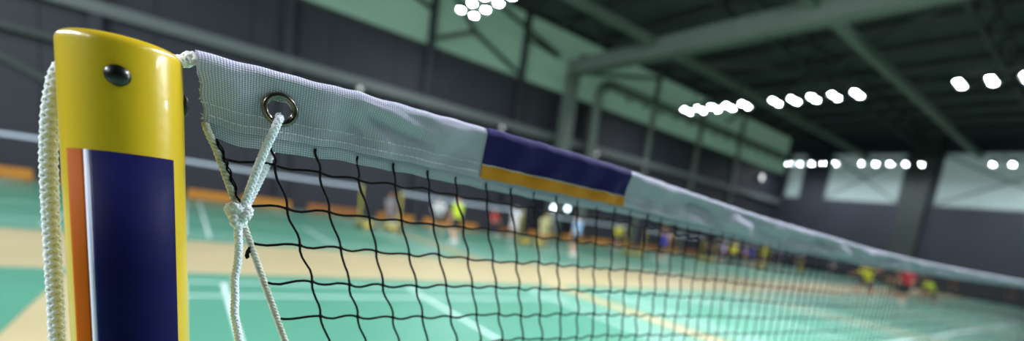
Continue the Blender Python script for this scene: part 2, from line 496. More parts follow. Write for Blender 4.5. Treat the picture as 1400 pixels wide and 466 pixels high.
# ------------------------------------------------------------------ the net in front
ND = 0.26
xt = [-0.002, .0026, .0175, .0369, .069, .1079, .1363, .1904, .2599, .3466, .4776, .6034, .8125, 1.2459, 2.1921, 3.0, 4.6, 6.05]
zt = [.0444, .0446, .0447, .0449, .0452, .0449, .0447, .044, .042, .0372, .0309, .0274, .0212, .0182, .0205, .022, .030, .044]
xb = [.002, .0071, .0216, .0388, .0613, .0949, .1119, .1402, .1844, .2613, .3247, .4167, .5402, .8286, 1.2683, 2.2372, 3, 4.6, 6.05]
zb = [.0120, .0109, .0094, .0100, .0110, .0107, .0103, .0098, .0094, .0093, .0074, .0049, .0012, -.0036, -.0042, -.0025, -.001, .004, .012]
ZT = pchip(xt, zt); ZB = pchip(xb, zb)
RC = 0.0046                                # fold radius round the cord
def ridge(x, f, xa, fa, xb_, fb, wid, amp):
    """soft fold along a line on the front face (f scaled to metres)"""
    k = 0.034
    px, py, ax_, ay, bx, by = x, f * k, xa, fa * k, xb_, fb * k
    t = ((px - ax_) * (bx - ax_) + (py - ay) * (by - ay)) / ((bx - ax_) ** 2 + (by - ay) ** 2)
    tc = min(max(t, 0), 1); dx_, dy_ = px - ax_ - tc * (bx - ax_), py - ay - tc * (by - ay)
    return amp * math.exp(-(dx_ * dx_ + dy_ * dy_) / (wid * wid)) * sstep(-0.2, 0.25, t) * (1 - sstep(0.6, 1.2, t))
def bumps(x, f):
    """gentle wrinkles of the front face, metres towards the viewer; f 0 top .. 1 bottom"""
    w = 0.0
    w += 0.0022 * math.exp(-((x - 0.016) / 0.010) ** 2) * math.exp(-((f - 0.42) / 0.22) ** 2)
    if 0.05 < x < 0.125:
        w += ridge(x, f, 0.066, 0.10, 0.106, 0.36, 0.0032, 0.0020)
        w -= ridge(x, f, 0.070, 0.30, 0.108, 0.50, 0.0032, 0.0019)
        w += ridge(x, f, 0.064, 0.22, 0.084, 0.66, 0.0026, 0.0017)
        w -= ridge(x, f, 0.057, 0.30, 0.074, 0.72, 0.0035, 0.0014)
    w += 0.0013 * math.exp(-((x - 0.050) / 0.006) ** 2) * math.exp(-((f - 0.42) / 0.25) ** 2)
    w += 0.0007 * math.sin(x * 230 + 4 * f) * math.sin(PI * min(max(f, 0), 1)) * sstep(0.03, 0.06, x)
    w += 0.0016 * math.exp(-((x - 0.120) / 0.014) ** 2) * math.exp(-((f - 0.35) / 0.25) ** 2)
    w -= 0.0016 * math.exp(-((x - 0.045) / 0.008) ** 2) * math.exp(-((f - 0.5) / 0.2) ** 2)
    if x > 0.25:
        a = min((x - 0.25) / 0.1, 1)
        w += a * 0.0052 * math.sin(x * 37 + 3 * f) * math.sin(x * 13.7 + 1.0 - 4 * f) * math.sin(PI * min(max(f, 0), 1))
        w += a * 0.0022 * math.sin(x * 71 - 6 * f) * math.sin(PI * min(max(f, 0), 1))
    else:
        w += 0.0007 * math.sin(x * 120 + 5 * f) * math.sin(PI * min(max(f, 0), 1))
    return w
def tape_pt(x, s, off=0.0, hem=True):
    """s: -1 back bottom .. 0 crest .. +1 front bottom"""
    top = ZT(x) + 0.0003 * math.sin(x * 310) * math.sin(x * 97) + 0.0007 * math.exp(-((x - 0.065) / 0.004) ** 2); bot = ZB(x) + 0.0004 * math.sin(x * 270 + 1) * math.sin(x * 83); H = top - bot
    front = s > 0
    a = abs(s)
    ring = 0.20                              # share of |s| on the round crest
    if a < ring:
        th = a / ring * PI / 2
        y = (RC + off) * math.sin(th); z = top - RC + (RC + off) * math.cos(th)
    else:
        t = (a - ring) / (1 - ring)
        drop = (H - RC) * (0.80 if front else 1.0)
        z = top - RC - drop * t
        f = (top - z) / H
        y = RC + (0.0007 - RC) * sstep(0.0, 0.60, f) + off
        if front: y += bumps(x, f)
        else: y += 0.0008 * math.sin(x * 60 + 3) * math.sin(PI * f)
    fz = (top - z) / H
    xs = x + 0.0045 * fz * (1 - sstep(0.0, 0.03, x)) + 0.0004 * math.sin(fz * 21) * (1 - sstep(0.0, 0.01, x))
    return Vector((xs, ND - y if front else ND + y, CZ + z))
GX, GZ, GH = 0.0325, 0.0286, 0.0055         # eyelet centre and hole radius
def sheet(xs, ss, off=0.0, hole=False):
    v = []; uv = []; f = []
    n = len(ss)
    for x in xs:
        for s in ss:
            v.append(tape_pt(x, s, off)); uv.append((x, s * 0.042))
    for i in range(len(xs) - 1):
        for j in range(n - 1):
            q = (i * n + j, i * n + j + 1, (i + 1) * n + j + 1, (i + 1) * n + j)
            if hole:
                c = (v[q[0]] + v[q[2]]) / 2
                if (c.x - GX) ** 2 + (c.z - CZ - GZ) ** 2 < GH ** 2: continue
            f.append(q)
    return v, f, uv
def arange(a, b, st):
    n = max(1, round((b - a) / st)); return [a + (b - a) * i / n for i in range(n + 1)]
net = empty('badminton_net', (0, 0, 0))
tag(net, 'near badminton net with white top tape and black mesh tied to the yellow post', 'net')
xs = arange(0.0018, 0.32, 0.0009) + arange(0.32, 0.9, 0.004)[1:] + arange(0.9, 6.05, 0.03)[1:]
ss = [-1 + 0.1 * i for i in range(8)] + [-0.2 + 0.4 * i / 16 for i in range(17)] + [0.2 + 0.8 * (i + 1) / 40 for i in range(40)]
ss = sorted(set(round(s, 5) for s in ss))
v, f, uv = sheet(xs, ss, 0, True)
m = MB(); m.add(v, f)
o = m.build('tape', M_tape, net, True, uv)
sm = o.modifiers.new('thick', 'SOLIDIFY'); sm.thickness = 0.0004; sm.offset = 0
# navy patch and orange stripe sewn on the tape
def band(name, material, xa, xb, sa, sb, off, n):
    v, f, uv = sheet(arange(xa, xb, 0.0012), arange(sa, sb, (sb - sa) / n), off)
    m = MB(); m.add(v, f); o = m.build(name, material, net, True, uv)
    sm = o.modifiers.new('thick', 'SOLIDIFY'); sm.thickness = 0.0003; sm.offset = 0
    return o
tag(band('patch', M_patch, 0.1366, 0.2606, -0.6, 0.725, 0.0006, 50), 'navy blue block on the white tape')
tag(band('stripe', M_ostripe, 0.1366, 0.2603, 0.735, 1.0, 0.0007, 12), 'orange stripe below the navy block')
# stitching
m = MB()
def stitch(s, xa, xb, off, ln=0.0021, gap=0.0007):
    x = xa
    while x < xb:
        j = 0.004 * random.uniform(-1, 1)
        a = tape_pt(x, s + j, off - 0.0001); b2 = tape_pt(x + ln * 0.5, s + j, off + 0.0003); c = tape_pt(x + ln, s + j + random.uniform(-.004, .004), off - 0.0001)
        m.tube([a, b2, c], 0.00024, 5); x += ln + gap
stitch(0.74, 0.002, 0.1355, 0.0003); stitch(0.735, 0.1366, 0.26, 0.0009); stitch(0.74, 0.262, 0.7, 0.0003, 0.003, 0.001)
stitch(0.90, 0.004, 0.1355, 0.0003); stitch(0.955, 0.262, 0.5, 0.0003, 0.003, 0.001)
m.build('stitching', M_stitch, net)
# frayed raw end
m = MB()
for i in range(12):
    s = random.uniform(0.45, 1.0)
    p = tape_pt(0.0018, s, random.uniform(-0.0008, 0.0005)); q = p + Vector((random.uniform(-0.0009, 0.0003), random.uniform(-0.001, 0.001), random.uniform(-0.0012, 0.0012)))
    m.tube([p + Vector((0.0006, 0, 0)), p, (p + q) / 2 + Vector((0, 0, random.uniform(-.0005, .0005))), q], 0.00014, 4)
m.build('frayed_edge', M_stitch, net)
# eyelet
for nm, s, yy in (('eyelet', 1, None), ('eyelet_back', -1, None)):
    pass
gy = ND - 0.0032
m = MB()
Mg = Matrix.Translation((GX, gy, CZ + GZ)) @ Matrix.Rotation(0.06, 4, 'Z') @ Matrix.Rotation(PI / 2 + 0.05, 4, 'X')
m.lathe([(0.0047, -0.0040), (0.0046, -0.0006), (0.0048, 0.0004), (0.0054, 0.0010), (0.0063, 0.0012), (0.0070, 0.0008), (0.0073, 0.0001), (0.0073, -0.0005), (0.0060, -0.0006), (0.0053, -0.0040)], 48, 0, Mg, True)
Mg2 = Matrix.Translation((GX, ND + 0.0022, CZ + GZ)) @ Matrix.Rotation(-PI / 2, 4, 'X')
m.lathe([(0.0050, -0.002), (0.0050, 0.0004), (0.0060, 0.0010), (0.0072, 0.0004), (0.0072, -0.0003), (0.0056, -0.0006), (0.0054, -0.002)], 48, 0, Mg2, True)
tag(m.build('eyelet', M_nickel, net, True), 'metal eyelet near the end of the tape')

# netting: one mesh of all its threads
PIT = 0.0183
def shear(x): return lerp([0, .12, .2, .28, .45, .8], [.33, .31, .22, .12, .04, 0], x)
NC, NR = 328, 41
zr0 = 0.0036
node = {}
def zrow(x, j):
    sag = ZB(max(x, 0.1)) - 0.0100
    return zr0 - PIT * j * (1 + 0.0015 * 0) + sag * (1.0 if x > 0.3 else sstep(0.1, 0.3, x))
for i in range(NC):
    for j in range(-1, NR):
        x0 = 0.0325 + PIT * i * 1.012
        jj = 0.0009
        x = x0 + shear(x0) * PIT * max(j, -0.4) * (1 if j < 14 else 14.0 / j) + random.uniform(-jj, jj)
        z = zrow(x0, j) + random.uniform(-jj, jj) * 0.9
        if j == -1: z = ZB(x0) + 0.004
        node[i, j] = Vector((x, ND + 0.0006 + random.uniform(-.0006, .0006), CZ + z))
def side_pt(j):
    z = zr0 - PIT * j
    return Vector((0.0110 - 0.345 * (z - 0.0036) if z > -0.3 else 0.118, ND, CZ + z))
m = MB()
RT = 0.00062
def thread(P, near_flags, horiz):
    pts = []
    for a in range(len(P) - 1):
        p, q = P[a], P[a + 1]
        near = p.x < 0.75
        if near:
            amp = 0.0008 * random.uniform(0.4, 1.3)
            for k in range(6):
                t = k / 6
                d = amp * math.sin(2 * PI * t)
                e = random.uniform(-.00006, .00006)
                pts.append(p.lerp(q, t) + (Vector((0, 0, -d - 0.0005 * math.sin(PI * t))) if horiz else Vector((-d, 0, 0))) + Vector((e, e, e)))
        else: pts.append(p)
    pts.append(P[-1])
    return pts
for j in range(NR):
    P = [side_pt(j)] + [node[i, j] for i in range(NC)]
    c = next(k for k in range(len(P)) if P[k].x >= 0.75)
    m.tube(thread(P[:c + 1], True, True), RT, 6, 0, True, (0, 1, 0.2))
    m.tube(P[c:], RT, 4, 0, True, (0, 1, 0.2))
for i in range(NC):
    P = [node[i, j] for j in range(-1, NR)]
    m.tube(thread(P, True, False), RT, 6 if P[0].x < 0.75 else 4, 0, True, (0, 1, 0.2))
    if P[0].x < 0.75:                         # knots
        for j in range(0, 12):
            p = node[i, j]
            m.ellipsoid(p, (0.00125, 0.0011, 0.0010), 8, 6)
m.build('netting', M_thread, net, True)
# side cord with the black thread lashed round it
m = MB()
sp = [Vector((0.0058, ND - 0.001, CZ + 0.0165)), Vector((0.0072, ND - 0.0012, CZ + 0.0125)), Vector((0.0095, ND, CZ + 0.0075))] + [side_pt(j) for j in range(0, NR)]
sp = resample(catmull(sp, 6), 0.0006)
for k in range(3):
    pts = []
    for i, p in enumerate(sp[:520] if True else sp):
        a = 2 * PI * (i * 0.0006 / 0.0052) + 2 * PI * k / 3
        pts.append(p + Vector((math.cos(a) * 0.00078, math.sin(a) * 0.00078, math.cos(a) * 0.0002)))
    m.tube(pts, 0.00085, 6)
m.tube(sp[519:], 0.0015, 6)
o = m.build('side_cord', M_side, net, True); tag(o, 'beige twisted cord down the end of the mesh')
m = MB()
pts = []
for i, p in enumerate(sp[:170]):
    a = -0.5 + 0.40 * math.sin(2 * PI * i * 0.0006 / 0.0052 + math.sin(i * 0.21))
    pts.append(p + Vector((math.cos(a) * 0.0019, math.sin(a) * 0.0019, 0)))
m.tube(pts[10:62], 0.00045, 5)
m.tube([q + Vector((0.0002, -0.0003, 0.0012)) for q in pts[14:50]], 0.00035, 5)
for zz in (-0.037,):
    p = min(sp, key=lambda q: abs(q.z - CZ - zz))
    m.tube([p + Vector((-0.0012, -0.001, 0.002)), p + Vector((-0.0022, -0.001, 0.0)), p + Vector((-0.0026, -0.0008, -0.0022)), p + Vector((-0.0021, -0.0006, -0.0035))], 0.0006, 5)
    m.tube([p + Vector((-0.001, -0.001, 0.0)), p + Vector((-0.0019, -0.001, -0.001)), p + Vector((-0.0016, -0.0008, -0.0030))], 0.0005, 5)
m.build('lashing_thread', M_thread, o, True)

# ------------------------------------------------------------------ the yellow post
PR = 0.01805; PX, PY, PTX, PTY = -0.0197, ND, -0.0392, 0.06
ptop = 0.0398
ax = Vector((PTX, PTY, 1)).normalized()
post = empty('net_post', (PX - PTX * CZ * 0, 0, 0))
post.location = (PX + PTX * (-CZ - 0.03), PY + PTY * (-CZ - 0.03), 0)
tag(post, 'yellow enamelled net post with rounded top and navy and orange sticker', 'post')
def pc(z): return Vector((PX + PTX * (z - 0.03), PY + PTY * (z - 0.03), CZ + z)) - Vector(post.location)
def axis_mat(z, rz=0.0):
    c = pc(z); w = ax; u = Vector((1, 0, 0)); u = (u - w * u.dot(w)).normalized(); vv = w.cross(u)
    return Matrix(((u.x, vv.x, w.x, c.x), (u.y, vv.y, w.y, c.y), (u.z, vv.z, w.z, c.z), (0, 0, 0, 1)))
m = MB()
T = axis_mat(0)
prof = [(PR, -CZ * 1.0 + 0.03), (PR, -1.0), (PR, -0.4), (PR, -0.1), (PR, 0.0), (PR, 0.02), (PR, ptop - 0.0042)]
for i in range(1, 9):
    q = PI / 2 * i / 8; prof.append((PR - 0.0036 + 0.0036 * math.cos(q), ptop - 0.0036 + 0.0036 * math.sin(q)))
prof += [(PR - 0.008, ptop + 0.0003), (0.004, ptop + 0.0005), (0.0004, ptop + 0.0005)]
m.lathe(prof, 96, 0, T)
m.build('pole', M_yellow, post, True)
m = MB(); m.lathe([(0.10, 0.0), (0.10, 0.02), (0.09, 0.03), (0.03, 0.035), (0.028, 0.09), (PR, 0.1)], 40, 0, Matrix.Translation((0.0, 0.0, 0.0))); m.build('base_plate', M_yellow, post, True)
# sticker: three colours wrapped on the front
def wrap(name, a0, a1, ztop0, ztop1, material, parent, off, zbot=-0.62):
    m = MB(); v = []; f = []
    n = max(2, int(abs(a1 - a0) / 0.05)); zs = [ (0, ), ]
    rows = 14
    for i in range(n + 1):
        t = i / n; a = a0 + (a1 - a0) * t
        zt_ = ztop0 + (ztop1 - ztop0) * t
        for j in range(rows + 1):
            z = zt_ + (zbot - zt_) * (j / rows)
            v.append(T @ Vector(((PR + off) * math.cos(a), (PR + off) * math.sin(a), z)))
    for i in range(n):
        for j in range(rows):
            q = (i * (rows + 1) + j, i * (rows + 1) + j + 1, (i + 1) * (rows + 1) + j + 1, (i + 1) * (rows + 1) + j)
            f.append(q)
    m.add(v, f); o = m.build(name, material, parent, True)
    sm = o.modifiers.new('thick', 'SOLIDIFY'); sm.thickness = 0.00012; sm.offset = 1
    return o
# angles round the post seen from the eye: the eye looks at -y
def ang(f): return -PI / 2 - math.asin(max(-1, min(1, -f))) - 0.035  # f: -1 left edge .. 1 right edge
st = wrap('sticker', ang(-0.452), ang(0.815), -0.0020, -0.0020, M_navy, post, 0.00008)
tag(st, 'navy field of the sticker')
tag(wrap('sticker_edge', ang(-0.535), ang(-0.452), -0.0020, -0.0020, M_white_print, st, 0.00008), 'thin white line between orange and navy')
tag(wrap('sticker_band', ang(-0.81), ang(-0.535), -0.0020, -0.0020, M_orange, st, 0.00008), 'orange band along the left of the sticker')
# bolts
def bolt(a, z, r, name='bolt', h=0.0022):
    c = T @ Vector(((PR - 0.0006) * math.cos(a), (PR - 0.0006) * math.sin(a), z)); nrm = (T.to_3x3() @ Vector((math.cos(a), math.sin(a), 0))).normalized()
    q = nrm.to_track_quat('Z', 'Y').to_matrix().to_4x4(); M = Matrix.Translation(c) @ q
    m = MB()
    pr = [(r * 0.96, 0.0), (r, 0.0008)] + [(r * math.cos(t) , 0.0009 + h * math.sin(t)) for t in (0.25, 0.5, 0.75, 1.0, 1.25, 1.45)] + [(0.0002, 0.0009 + h)]
    m.lathe(pr, 32, 0, M); return m
tag(bolt(ang(0.02), 0.0250, 0.0037).build('bolt', M_chrome, post, True), 'domed dark steel rivet on the front')
tag(bolt(ang(1.0) + 0.18, 0.0215, 0.0045, h=0.0016).build('bolt', M_blackplastic, post, True), 'black bolt head on the right side')

# tension rope: from inside the tape round the back of the post and down
m = MB()
zr = ZT(0.01) - 0.0036
path = [(0.02, ND, CZ + zr), (0.012, ND, CZ + zr - 0.0002), (0.006, ND, CZ + zr + 0.0002), (0.0005, ND + 0.003, CZ + zr + 0.0006), (-0.0028, ND + 0.0168, CZ + zr + 0.0004),
        (-0.019, ND + 0.0226, CZ + zr - 0.002), (-0.0325, ND + 0.0188, CZ + 0.034), (-0.0382, ND + 0.0128, CZ + 0.027), (-0.0400, ND + 0.010, CZ + 0.016), (-0.0410, ND + 0.010, CZ + 0.004), (-0.0413, ND + 0.010, CZ - 0.012),
        (-0.0407, ND + 0.010, CZ - 0.040), (-0.0395, ND + 0.009, CZ - 0.082), (-0.0386, ND + 0.008, CZ - 0.14), (-0.038, ND + 0.007, CZ - 0.3)]
braid(m, catmull(path, 12), 0.0027, 0.0112, 4, 0.08, 0.38, 6)
o = m.build('tension_rope', M_rope, None, True)
tag(o, 'thick pale braided rope passing behind the yellow post and hanging down its left side', 'rope')

# tie cord: loop through the eyelet, knot on the side cord, long tail
m = MB()
front = [(0.0330, ND + 0.0030, CZ + 0.0262), (0.0327, ND - 0.001, CZ + 0.0252), (0.0319, ND - 0.0052, CZ + 0.0240), (0.0302, ND - 0.0062, CZ + 0.0190), (0.0268, ND - 0.0052, CZ + 0.0085), (0.0235, ND - 0.0042, CZ - 0.0040), (0.0214, ND - 0.0036, CZ - 0.0125), (0.0198, ND - 0.0030, CZ - 0.0185)]
braid(m, catmull(front, 12), 0.00172, 0.0072, 4, 0.14, 0.40, 6)
back = [(0.0330, ND + 0.0030, CZ + 0.0262), (0.0322, ND + 0.0046, CZ + 0.0200), (0.0308, ND + 0.0040, CZ + 0.0105), (0.0288, ND + 0.0020, CZ + 0.0030), (0.0252, ND + 0.0004, CZ - 0.0070), (0.0222, ND - 0.0004, CZ - 0.0150), (0.0205, ND - 0.001, CZ - 0.0195)]
braid(m, catmull(back, 12), 0.0016, 0.0072, 4, 0.14, 0.40, 6)
tail = [(0.0190, ND - 0.0028, CZ - 0.0225), (0.0188, ND - 0.0028, CZ - 0.028), (0.0193, ND - 0.0026, CZ - 0.036), (0.0190, ND - 0.0026, CZ - 0.0440), (0.0183, ND - 0.0026, CZ - 0.0500), (0.0187, ND - 0.0026, CZ - 0.0580), (0.0188, ND - 0.0026, CZ - 0.066), (0.0200, ND - 0.0026, CZ - 0.0730), (0.0210, ND - 0.0026, CZ - 0.0805), (0.0212, ND - 0.0026, CZ - 0.10), (0.0216, ND - 0.0026, CZ - 0.15)]
braid(m, catmull(tail, 10), 0.00165, 0.0066, 4, 0.14, 0.40, 6)
tie = m.build('tie_cord', M_cord, None, True)
tag(tie, 'thin white braided cord looped through the metal eyelet and knotted to the side cord', 'cord')
m = MB()
kc = Vector((0.0188, ND - 0.0028, CZ - 0.0202))
R = 0.0030
kn = []
for i in range(61):
    t = 2 * PI * i / 60
    # trefoil, squashed into a tight overhand knot
    kn.append(kc + Vector(((math.sin(t) + 2 * math.sin(2 * t)) * 0.00118, -math.sin(3 * t) * 0.0013, (math.cos(t) - 2 * math.cos(2 * t)) * 0.0016)))
m.ellipsoid(kc, (0.0026, 0.0024, 0.0036), 16, 10)
braid(m, kn, 0.0022, 0.0060, 4, 0.15, 0.40, 6)
m.build('knot', M_knot, tie, True)

# ------------------------------------------------------------------ neighbouring nets
M_ftape = mat('pale far tape', rgb(200, 210, 226), 0.7)
M_fnet = mat('dark far netting', rgb(40, 40, 44), 0.8)
M_cart = mat('yellow cart paint', rgb(222, 200, 70), 0.4)
M_tyre = mat('dark rubber', rgb(40, 40, 40), 0.7)
def far_net_proto():
    r = empty('badminton_net'); L = 5.48
    m = MB(); 
    n = 40
    for i in range(n):
        xa, xb2 = L * i / n, L * (i + 1) / n
        za = 1.53 - 0.026 * math.sin(PI * i / n); zb2 = 1.53 - 0.026 * math.sin(PI * (i + 1) / n)
        v = [(xa, -0.008, za - .075), (xb2, -0.008, zb2 - .075), (xb2, -0.008, zb2), (xa, -0.008, za), (xa, 0.008, za - .075), (xb2, 0.008, zb2 - .075), (xb2, 0.008, zb2), (xa, 0.008, za)]
        m.add(v, [(0, 1, 2, 3), (7, 6, 5, 4), (3, 2, 6, 7), (1, 0, 4, 5)])
    m.build('tape', M_ftape, r)
    m = MB()
    for i in range(111):
        x = L * i / 110; z = 1.46 - 0.026 * math.sin(PI * i / 110)
        m.tube([(x, 0, z), (x, 0, 0.77)], 0.0012, 3, 0, False)
    for j in range(15):
        z0 = 0.77 + 0.05 * j
        m.tube([(0, 0, z0), (L * .5, 0, z0 - 0.02), (L, 0, z0)], 0.0012, 3, 0, False)
    m.build('netting', M_fnet, r)
    return r
def far_post_proto(sgn):
    r = empty('net_post')
    m = MB(); m.lathe([(0.026, 0.12), (0.026, 1.50), (0.022, 1.55), (0.002, 1.56)], 16); m.build('pole', M_cart, r, True)
    m = MB(); m.box(-0.06, 0.5, -0.2, 0.2, 0.07, 0.11, 0, None, 0.012); m.box(0.2, 0.46, -0.15, 0.15, 0.11, 0.26, 0, None, 0.03)
    if sgn < 0:
        m.v = [(-x, y, z) for x, y, z in m.v]; m.f = [q[::-1] for q in m.f]
    m.build('weighted_base', M_cart, r)
    for (x, y) in ((0.42, 0.2), (0.42, -0.2), (0.0, 0.2), (0.0, -0.2)):
        w = MB(); w.lathe([(0.02, -0.03), (0.08, -0.03), (0.09, -0.02), (0.09, 0.02), (0.08, 0.03), (0.02, 0.03)], 18, 0, Matrix.Translation((sgn * x, y * 1.15, 0.09)) @ Matrix.Rotation(PI / 2, 4, 'X'))
        w.build('wheel', M_tyre, r)
    return r
fn = far_net_proto(); pA = far_post_proto(1); pB = far_post_proto(-1)
NETLAB = {-1: 'white-taped net seen past the left side of the yellow post', 0: 'white-taped net across the far court directly behind the near mesh', 1: 'white-taped net on the far court with the green-shirted player in front',
          2: 'far net behind the light blue shirted player', 3: 'far net partly hidden behind the navy patch end of the tape', 4: 'far net second from the end of the hall, seen below the tape', 5: 'farthest net of the far courts near the end wall'}
used = set()
def inst(proto, loc):
    o = proto if proto.name not in used else copy_tree(proto)
    used.add(proto.name); o.location = loc; return o
WHERE = {-1: 'behind the near post', 0: 'first past the near post', 1: 'second past the near post', 2: 'near the light blue player', 3: 'near the royal blue player', 4: 'by the far spectators', 5: 'closest to the end wall'}
for k in range(-1, 6):
    xl, xr = 7 * k - 0.62, 7 * k + 4.94
    tag(inst(fn, (xl + 0.04, 18.1, 0)), NETLAB[k], 'net', 'nets on the far courts')
    if 1:
        tag(inst(pB, (xl, 18.1, 0)), 'yellow wheeled post, left end of the far net ' + WHERE[k], 'post', 'yellow posts of the far courts')
    if 1:
        tag(inst(pA, (xr, 18.1, 0)), 'yellow wheeled post, right end of the far net ' + WHERE[k], 'post', 'yellow posts of the far courts')

# ------------------------------------------------------------------ orange barriers and benches by the wall
M_board = mat('orange board', rgb(184, 122, 36), 0.5, vary=0.08, vscale=3)
M_brown = mat('brown orange board', rgb(146, 90, 38), 0.5, vary=0.1, vscale=3)
M_bench = mat('dark bench', rgb(44, 44, 52), 0.6)
def barrier(xa, xb, mt, y=23.45, h=0.44):
    r = empty('court_barrier', ((xa + xb) / 2, y, 0)); w = (xb - xa) / 2
    m = MB(); m.box(-w, w, -0.02, 0.02, 0.08, h, 0, None, 0.008); m.build('panel', mt, r)
    for x in (-w * 0.75, w * 0.75):
        f2 = MB(); f2.box(x - 0.03, x + 0.03, -0.22, 0.22, 0.0, 0.03); f2.box(x - 0.02, x + 0.02, 0.021, 0.05, 0.02, h * 0.8); f2.build('foot', M_tyre, r)
    return r
BL = [(-8.2, -5.4, M_board, 'left of the near post rope, at the left edge'), (-4.9, -3.95, M_board, 'against the dark wall just left of the rope'), (-3.3, -1.2, M_board, 'hidden partly behind the near yellow post'),
      (0.05, 1.45, M_board, 'just right of the near yellow post'), (1.75, 3.55, M_board, 'behind the white tie cord knot'), (4.2, 6.3, M_brown, 'behind the first far net post'),
      (7.2, 9.0, M_board, 'between the first two far net posts'), (9.5, 11.0, M_board, 'behind the white shirted player'), (11.4, 12.6, M_board, 'just right of the green shirted player'),
      (13.9, 15.3, M_brown, 'under the two round wall lamps'), (16.0, 18.0, M_board, 'left of the light blue shirted player'), (18.6, 20.6, M_board, 'right of the light blue shirted player'),
      (21.0, 22.9, M_board, 'below the right end of the navy patch'), (23.4, 25.4, M_brown, 'behind the blue shirted player'), (25.9, 28.0, M_brown, 'right of the blue shirted player'), (28.4, 30.6, M_board, 'left of the seated lilac spectator'), (31.1, 33.2, M_brown, 'in the dim far stretch of the wall')]
for xa, xb2, mt, w in BL:
    o = barrier(xa, xb2, mt); tag(o, ('orange' if mt is M_board else 'brown orange') + ' low barrier by the wall, ' + w, 'barrier', 'low orange barriers along the wall')
def bench(x, y, L):
    r = empty('bench', (x, y, 0))
    m = MB(); m.box(-L / 2, L / 2, -0.2, 0.2, 0.40, 0.45, 0, None, 0.01); m.build('seat', M_bench, r)
    m = MB(); m.box(-L / 2, L / 2, 0.22, 0.26, 0.5, 0.92, 0, None, 0.01); m.build('backrest', M_bench, r)
    for sx in (-1, 1):
        l = MB(); xx = sx * (L / 2 - 0.15); l.box(xx - 0.03, xx + 0.03, -0.18, -0.12, 0, 0.40); l.box(xx - 0.03, xx + 0.03, 0.19, 0.25, 0, 0.9); l.build('leg', M_tyre, r)
    return r
for x, w in ((34.6, 'at the start of the spectators row'), (37.4, 'in the middle of the spectators row'), (40.2, 'near the end of the spectators row'), (43.0, 'closest to the far corner')):
    tag(bench(x, 23.5, 2.5), 'dark bench with backrest along the far wall, ' + w, 'bench', 'dark benches along the far wall')
for i, y in enumerate((20.5, 17.5, 14.5, 11.5, 8.5, 5.5)):
    r = bench(0, 0, 2.7); r.location = (45.6, y, 0); r.rotation_euler = (0, 0, -PI / 2)
    tag(r, 'dark bench in front of the end wall, ' + ('closest to the corner', 'second from the corner', 'third from the corner', 'fourth from the corner', 'behind the red shirted player', 'closest to the right edge')[i], 'bench', 'dark benches along the end wall')
# green bag on the floor
bag = empty('sports_bag', (6.0, 24.0, 0))
m = MB(); m.capsule((-0.28, 0, 0.2), (0.28, 0, 0.2), 0.19, 0.19, 16); m.build('body', mat('green bag', rgb(60, 170, 70), 0.6), bag, True)
m = MB(); m.tube(catmull([(-0.2, -0.1, 0.34), (-0.15, -0.06, 0.5), (0.15, -0.06, 0.5), (0.2, -0.1, 0.34)], 6), 0.014, 6); m.build('handle', M_tyre, bag, True)
tag(bag, 'green sports bag by the orange barriers, left of the first far post', 'bag')

